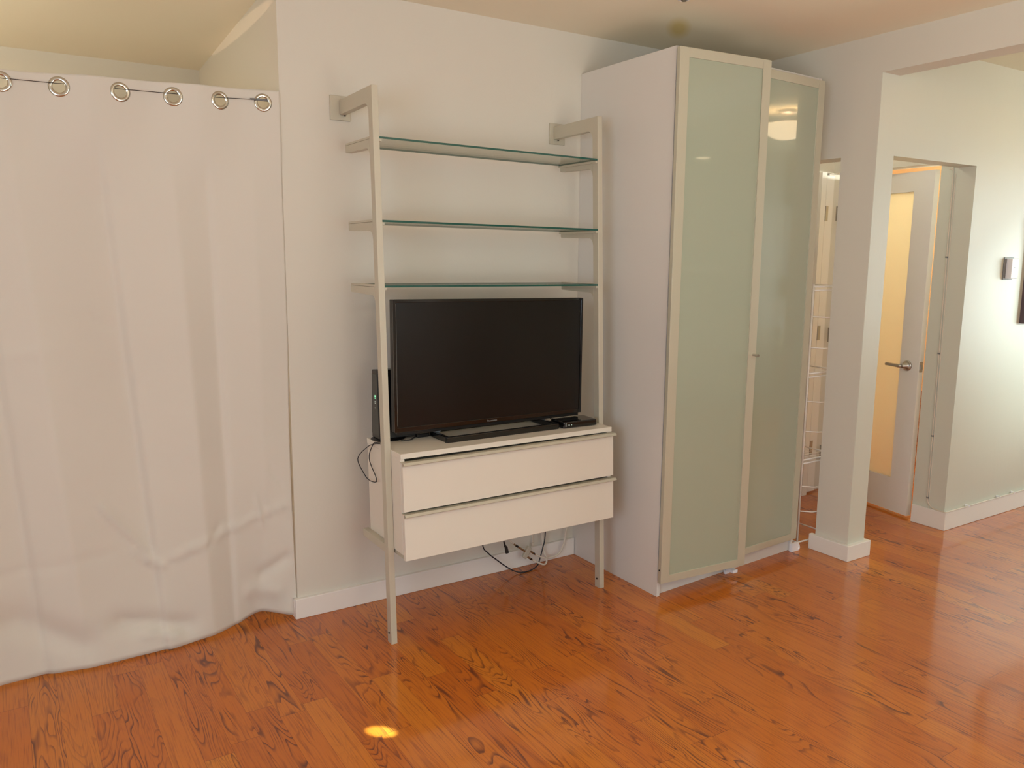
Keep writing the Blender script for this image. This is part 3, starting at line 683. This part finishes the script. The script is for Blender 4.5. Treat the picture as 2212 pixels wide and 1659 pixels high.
cable('coax_cable', [tuple(e2), (-0.262, -0.07, 0.020), (-0.235, -0.068, 0.008), (-0.217, -0.062, 0.012), (-0.213, -0.058, 0.034), (-0.222, -0.05, 0.06), (-0.228, -0.045, 0.10), (-0.230, -0.04, 0.17), (-0.23, -0.04, 0.36)], 0.0044, M['wire_white'], 'white coax cable with a tight loop close to the floor, rising beside the black cable')
cable('power_cable', [(-0.585, -0.06, 0.36), (-0.583, -0.06, 0.18), (-0.55, -0.06, 0.125), (-0.50, -0.06, 0.08), (-0.455, -0.062, 0.042), (-0.41, -0.075, 0.012), (-0.37, -0.09, 0.004), (-0.32, -0.085, 0.004), (-0.275, -0.07, 0.014), (-0.253, -0.06, 0.045), (-0.235, -0.055, 0.09), (-0.218, -0.05, 0.15), (-0.215, -0.05, 0.36)], 0.0030, M['cable_black'], 'long black cable sagging to the floor under the chest')
pl = empty('power_plug', (-0.455, -0.08, 0.12), 'black cable end with a moulded plug hanging under the chest, left of the splitter', 'plug')
bm = B(); tube(bm, [(-0.480, -0.07, 0.36), (-0.476, -0.07, 0.20), (-0.470, -0.07, 0.168)], 0.003, 8); finish('lead', bm, M['cable_black'], pl, smooth=True)
bm = B(); tube(bm, [(-0.470, -0.07, 0.170), (-0.465, -0.07, 0.150), (-0.458, -0.07, 0.140), (-0.452, -0.07, 0.112)], [0.004, 0.0055, 0.008, 0.009], 8); finish('plug_body', bm, M['black'], pl)
cd_ = empty('wall_cable_drop', (-0.274, -0.012, 0.1), 'thin white wire with a small end block on the wall behind the chest', 'cable')
bm = B(); tube(bm, [(-0.274, -0.021, 0.40), (-0.274, -0.021, 0.115)], 0.0022, 6); finish('wire_strand', bm, M['wire_white'], cd_)
bm = B(); box(bm, -0.280, -0.267, -0.026, -0.0185, 0.098, 0.114); finish('end_block', bm, M['wire_white'], cd_)

# ------------------------------------------------------------------ wardrobe
wd = empty('wardrobe', (0.5, -0.31, 0), 'tall white wardrobe with two greenish glass doors in aluminium frames, beside the television unit', 'wardrobe')
FL = Vector((-0.010, -0.635)); FR = Vector((1.000, -0.567))
def fy(x): return FL.y+(FR.y-FL.y)*(x-FL.x)/(FR.x-FL.x)
bm = B(); prism(bm, [(-0.010, -0.001), (-0.010, -0.635), (0.008, -0.634), (0.008, -0.001)], 2, 0, 2.362); finish('side_panel', bm, M['white_side'], wd, bevel=0.0008)
bm = B(); prism(bm, [(0.982, -0.001), (0.982, -0.569), (1.000, -0.567), (1.000, -0.001)], 2, 0, 2.362); finish('side_panel', bm, M['white_side'], wd, bevel=0.0008)
bm = B(); prism(bm, [(0.0085, -0.002), (0.0085, -0.632), (0.9815, -0.567), (0.9815, -0.002)], 2, 2.343, 2.361); finish('top_panel', bm, M['white_side'], wd)
bm = B(); prism(bm, [(0.0085, -0.002), (0.0085, -0.632), (0.9815, -0.567), (0.9815, -0.002)], 2, 0.058, 0.076); finish('bottom_panel', bm, M['white_side'], wd)
bm = B(); prism(bm, [(0.0085, -0.590), (0.0085, -0.615), (0.9815, -0.553), (0.9815, -0.528)], 2, 0.0, 0.0575); finish('plinth', bm, M['white_side'], wd)
bm = B(); box(bm, 0.0085, 0.9815, -0.010, -0.002, 0.076, 2.343); finish('back_panel', bm, M['white_side'], wd)
def gdoor(A, Bp, z0, z1, knob, label):
    A = Vector(A); Bp = Vector(Bp); d = Bp-A; L = d.length; d.normalize(); n = Vector((-d.y, d.x))  # n points back
    if n.y < 0: n = -n
    def D(s, t, z): p = A+d*s+n*t; return (p.x, p.y, z)
    fw_ = 0.047; tk = 0.020
    bm = B(); box(bm, 0, fw_, 0, tk, z0, z1, D); box(bm, L-fw_, L, 0, tk, z0, z1, D)
    box(bm, fw_, L-fw_, 0, tk, z0, z0+0.034, D); box(bm, fw_, L-fw_, 0, tk, z1-0.038, z1, D)
    dr = finish('door', bm, M['alu_door'], wd, bevel=0.0008); dr['label'] = label
    bm = B(); box(bm, fw_-0.002, L-fw_+0.002, 0.004, 0.010, z0+0.032, z1-0.036, D); finish('glass_panel', bm, M['lac'], dr)
    if knob:
        bm = B(); c = Vector(D(L-0.018, 0, 1.078)); nf = Vector((-n.x, -n.y, 0))
        lathe(bm, [(0.0045, 0), (0.0045, 0.018), (0.0065, 0.019), (0.0065, 0.034)], c, nf, 16)
        finish('knob', bm, M['steel'], dr, smooth=False)
        bm = B(); lathe(bm, [(0.004, 0), (0.004, 0.002)], D(-0.0005, 0.010, 0.135), (-d.x, -d.y, 0), 10); finish('screw_cap', bm, M['dark'], dr)
gdoor((-0.020, -0.668), (0.479, -0.705), 0.074, 2.352, True, 'left door, standing slightly ajar')
gdoor((0.492, -0.619), (0.998, -0.589), 0.073, 2.347, False, 'right door')
bm = B(); box(bm, 0.455, 0.485, -0.66, -0.60, 0.020, 0.034); box(bm, 0.455, 0.485, -0.612, -0.60, 0.0, 0.034); finish('door_guide', bm, M['white_plastic'], wd)

# ------------------------------------------------------------------ slim wire rack in the gap
rk = empty('wire_rack', (1.17, -0.50, 0), 'slim white wire rack standing in the gap between the wardrobe and the pier', 'rack')
RX0, RX1, RY0, RY1 = 1.052, 1.32, -0.556, -0.30
for (x_, y_) in ((RX0, RY0), (RX1, RY0), (RX0, RY1), (RX1, RY1)):
    bm = B(); tube(bm, [(x_, y_, 0.012), (x_, y_, 1.385)], 0.0055, 10); finish('rack_post', bm, M['rack'], rk, smooth=True)
for z in (0.030, 0.476, 0.930, 1.372):
    bm = B()
    for dz in ((0.0, 0.019) if z > 0.1 else (0.0,)):
        tube(bm, [(RX0, RY0-0.002, z-dz), (RX1, RY0-0.002, z-dz)], 0.0042, 8); tube(bm, [(RX0, RY1, z-dz), (RX1, RY1, z-dz)], 0.0042, 8)
    tube(bm, [(RX0, RY0, z), (RX0, RY1, z)], 0.004, 8); tube(bm, [(RX1, RY0, z), (RX1, RY1, z)], 0.004, 8)
    for i in range(1, 7 if z > 0.1 else 1): yy = RY0+(RY1-RY0)*i/7; tube(bm, [(RX0, yy, z), (RX1, yy, z)], 0.0015, 6)
    finish('rack_shelf', bm, M['rack'], rk, smooth=True)
for z in (1.22, 1.063, 0.785, 0.628, 0.335, 0.200):
    bm = B(); tube(bm, smooth_path([(RX0, RY0, z+0.002), (1.085, -0.582, z), (1.12, -0.596, z-0.003), (1.19, -0.600, z-0.003), (1.26, -0.59, z), (RX1, RY0, z+0.002)]), 0.0030, 8); finish('rung', bm, M['rack'], rk, smooth=True)
for x_ in (RX0, RX1):
    bm = B(); lathe(bm, [(0.013, 0.0), (0.016, 0.006), (0.013, 0.018), (0.008, 0.03)], (x_, RY0, 0), n=16); finish('foot', bm, M['white_plastic'], rk, smooth=True)
bm = B(); box(bm, 0.975, 1.03, -0.585, -0.568, 0.0, 0.042); tube(bm, smooth_path([(1.03, -0.577, 0.036), (1.035, -0.58, 0.02), (1.028, -0.584, 0.006), (1.045, -0.575, 0.012)]), 0.006, 8)
tag(finish('corner_bracket', bm, M['white_plastic'], bevel=0.003), 'white moulded plastic bracket on the floor at the right foot of the wardrobe', 'bracket')

# ------------------------------------------------------------------ side room wall items
th = empty('thermostat', (2.42, -0.81, 1.41), 'white thermostat box on the bright wall at the right', 'thermostat')
bm = B(); box(bm, 2.368, 2.47, -0.806, -0.8005, 1.402, 1.526); finish('back_plate', bm, M['grey'], th, bevel=0.002)
bm = B(); box(bm, 2.388, 2.462, -0.838, -0.806, 1.408, 1.520); finish('case', bm, M['white_plastic'], th, bevel=0.003)
bm = B(); box(bm, 2.425, 2.447, -0.8388, -0.838, 1.487, 1.503); finish('display', bm, M['lcd'], th)
bm = B(); box(bm, 2.41, 2.424, -0.8392, -0.838, 1.470, 1.473); finish('switch', bm, M['grey'], th)
pf = empty('picture_frame', (2.9, -0.81, 1.147), 'framed picture on the bright wall, only its dark left edge in view', 'picture')
bm = B(); box(bm, 2.612, 2.637, -0.832, -0.8005, 1.147, 1.75); box(bm, 3.15, 3.175, -0.832, -0.8005, 1.147, 1.75); box(bm, 2.637, 3.15, -0.832, -0.8005, 1.147, 1.172); box(bm, 2.637, 3.15, -0.832, -0.8005, 1.725, 1.75)
finish('frame', bm, M['frame_pic'], pf)
bm = B(); box(bm, 2.637, 3.15, -0.815, -0.805, 1.172, 1.725); finish('print', bm, M['paper'], pf)
hc = empty('wall_cable', (2.0, -0.75, 0.1), 'thin white cable clipped down the door recess and along the top of the baseboard', 'cable')
bm = B()
tube(bm, smooth_path([(1.997, -0.655, 1.998), (1.996, -0.672, 1.992), (1.996, -0.680, 1.97), (1.996, -0.684, 1.6), (1.996, -0.690, 1.0), (1.996, -0.696, 0.5), (1.996, -0.700, 0.18), (1.994, -0.715, 0.125), (1.986, -0.76, 0.110), (1.982, -0.812, 0.109), (1.992, -0.8205, 0.109), (2.05, -0.8205, 0.110), (2.6, -0.8205, 0.110), (4.9, -0.8205, 0.110)], 8), 0.0028, 6)
finish('cable_run', bm, M['wire_white'], hc, smooth=True)
bm = B(); tube(bm, [(1.9975, -0.6925, 1.97), (1.9975, -0.708, 0.25), (1.9975, -0.708, 0.105), (1.9975, -0.735, 0.104)], 0.0022, 6); finish('cable_run', bm, M['wire_white'], hc)
for (x_, y_, z_) in ((1.994, -0.685, 1.52), (1.994, -0.690, 0.99), (1.994, -0.696, 0.52), (1.994, -0.70, 0.16)):
    bm = B(); box(bm, x_-0.002, 1.9995, y_-0.006, y_+0.006, z_, z_+0.008); finish('cable_clip', bm, M['grey'], hc)
for x_ in (2.21, 2.55, 2.72):
    bm = B(); box(bm, x_, x_+0.008, -0.825, -0.8005, 0.107, 0.116); finish('cable_clip', bm, M['white_plastic'], hc)

# ------------------------------------------------------------------ kitchen side, mirrored in the wardrobe doors
kc = empty('kitchen_counter', (3.6, -4.9, 0), 'white kitchen counter behind the viewer, mirrored in the left wardrobe door', 'counter')
bm = B(); box(bm, 2.1, 4.3, -5.19, -4.72, 0, 0.83); finish('cabinet_body', bm, M['counter'], kc)
for k in range(4):
    bm = B(); box(bm, 2.12+k*0.545, 2.635+k*0.545, -4.72, -4.70, 0.10, 0.80); finish('cabinet_door', bm, M['counter'], kc)
bm = B(); box(bm, 2.08, 4.32, -5.195, -4.68, 0.8305, 0.86); finish('worktop', bm, M['counter'], kc)
bm = B(); box(bm, 2.5, 4.3, -5.195, -4.70, 1.38, 1.415); tag(finish('kitchen_shelf', bm, M['white_plastic']), 'white wall shelf above the kitchen counter, mirrored in the left wardrobe door', 'shelf')
bm = B(); lathe(bm, [(0.04, 0), (0.042, 0.02), (0.042, 0.15), (0.015, 0.19), (0.013, 0.24), (0.016, 0.25)], (3.15, -4.80, 1.416), n=20); tag(finish('glass_bottle', bm, M['chrome'], smooth=True), 'shiny bottle on the kitchen shelf, mirrored in the left wardrobe door', 'bottle')
jg = empty('coffee_jug', (3.05, -4.80, 0.861), 'small shiny jug on the kitchen counter, mirrored in the left wardrobe door', 'jug')
bm = B(); lathe(bm, [(0.055, 0), (0.065, 0.02), (0.065, 0.12), (0.045, 0.17), (0.05, 0.18)], (3.05, -4.80, 0.861), n=20); finish('jug_body', bm, M['chrome'], jg, smooth=True)
bm = B(); tube(bm, smooth_path([(3.105, -4.80, 1.03), (3.145, -4.80, 1.01), (3.145, -4.80, 0.93), (3.112, -4.80, 0.90)]), 0.007); finish('handle', bm, M['black'], jg, smooth=True)
bm = B(); lathe(bm, [(0.07, 0), (0.07, -0.004), (0.055, -0.006)], (3.21, -4.80, CH-0.016), n=24); tag(finish('recessed_spotlight', bm, M['bulb']), 'small round recessed ceiling light over the kitchen, mirrored in the left wardrobe door', 'lamp')
dk = empty('side_desk', (4.74, -3.6, 0), 'white desk along the far wall of the side room, mirrored in the right wardrobe door', 'desk')
bm = B(); box(bm, 4.48, 4.98, -4.3, -2.95, 0.81, 0.84); finish('desk_top', bm, M['white_plastic'], dk)
bm = B(); box(bm, 4.50, 4.97, -4.28, -2.97, 0.65, 0.809); finish('apron', bm, M['counter'], dk)
for lx in (4.50, 4.92):
    for ly in (-4.28, -3.02): bm = B(); box(bm, lx, lx+0.05, ly, ly+0.05, 0, 0.649); finish('leg', bm, M['counter'], dk)
bm = B(); box(bm, 4.52, 4.90, -3.30, -3.00, 0.8405, 1.12); wa = tag(finish('white_appliance', bm, M['white_plastic'], bevel=0.01), 'white boxy appliance on the side-room desk, mirrored in the right wardrobe door', 'appliance')
bm = B(); box(bm, 4.68, 4.98, -3.75, -3.14, 1.33, 2.05); tag(finish('wall_cabinet', bm, M['white_plastic'], bevel=0.004), 'white wall cabinet above the side-room desk, mirrored in the right wardrobe door', 'cabinet')
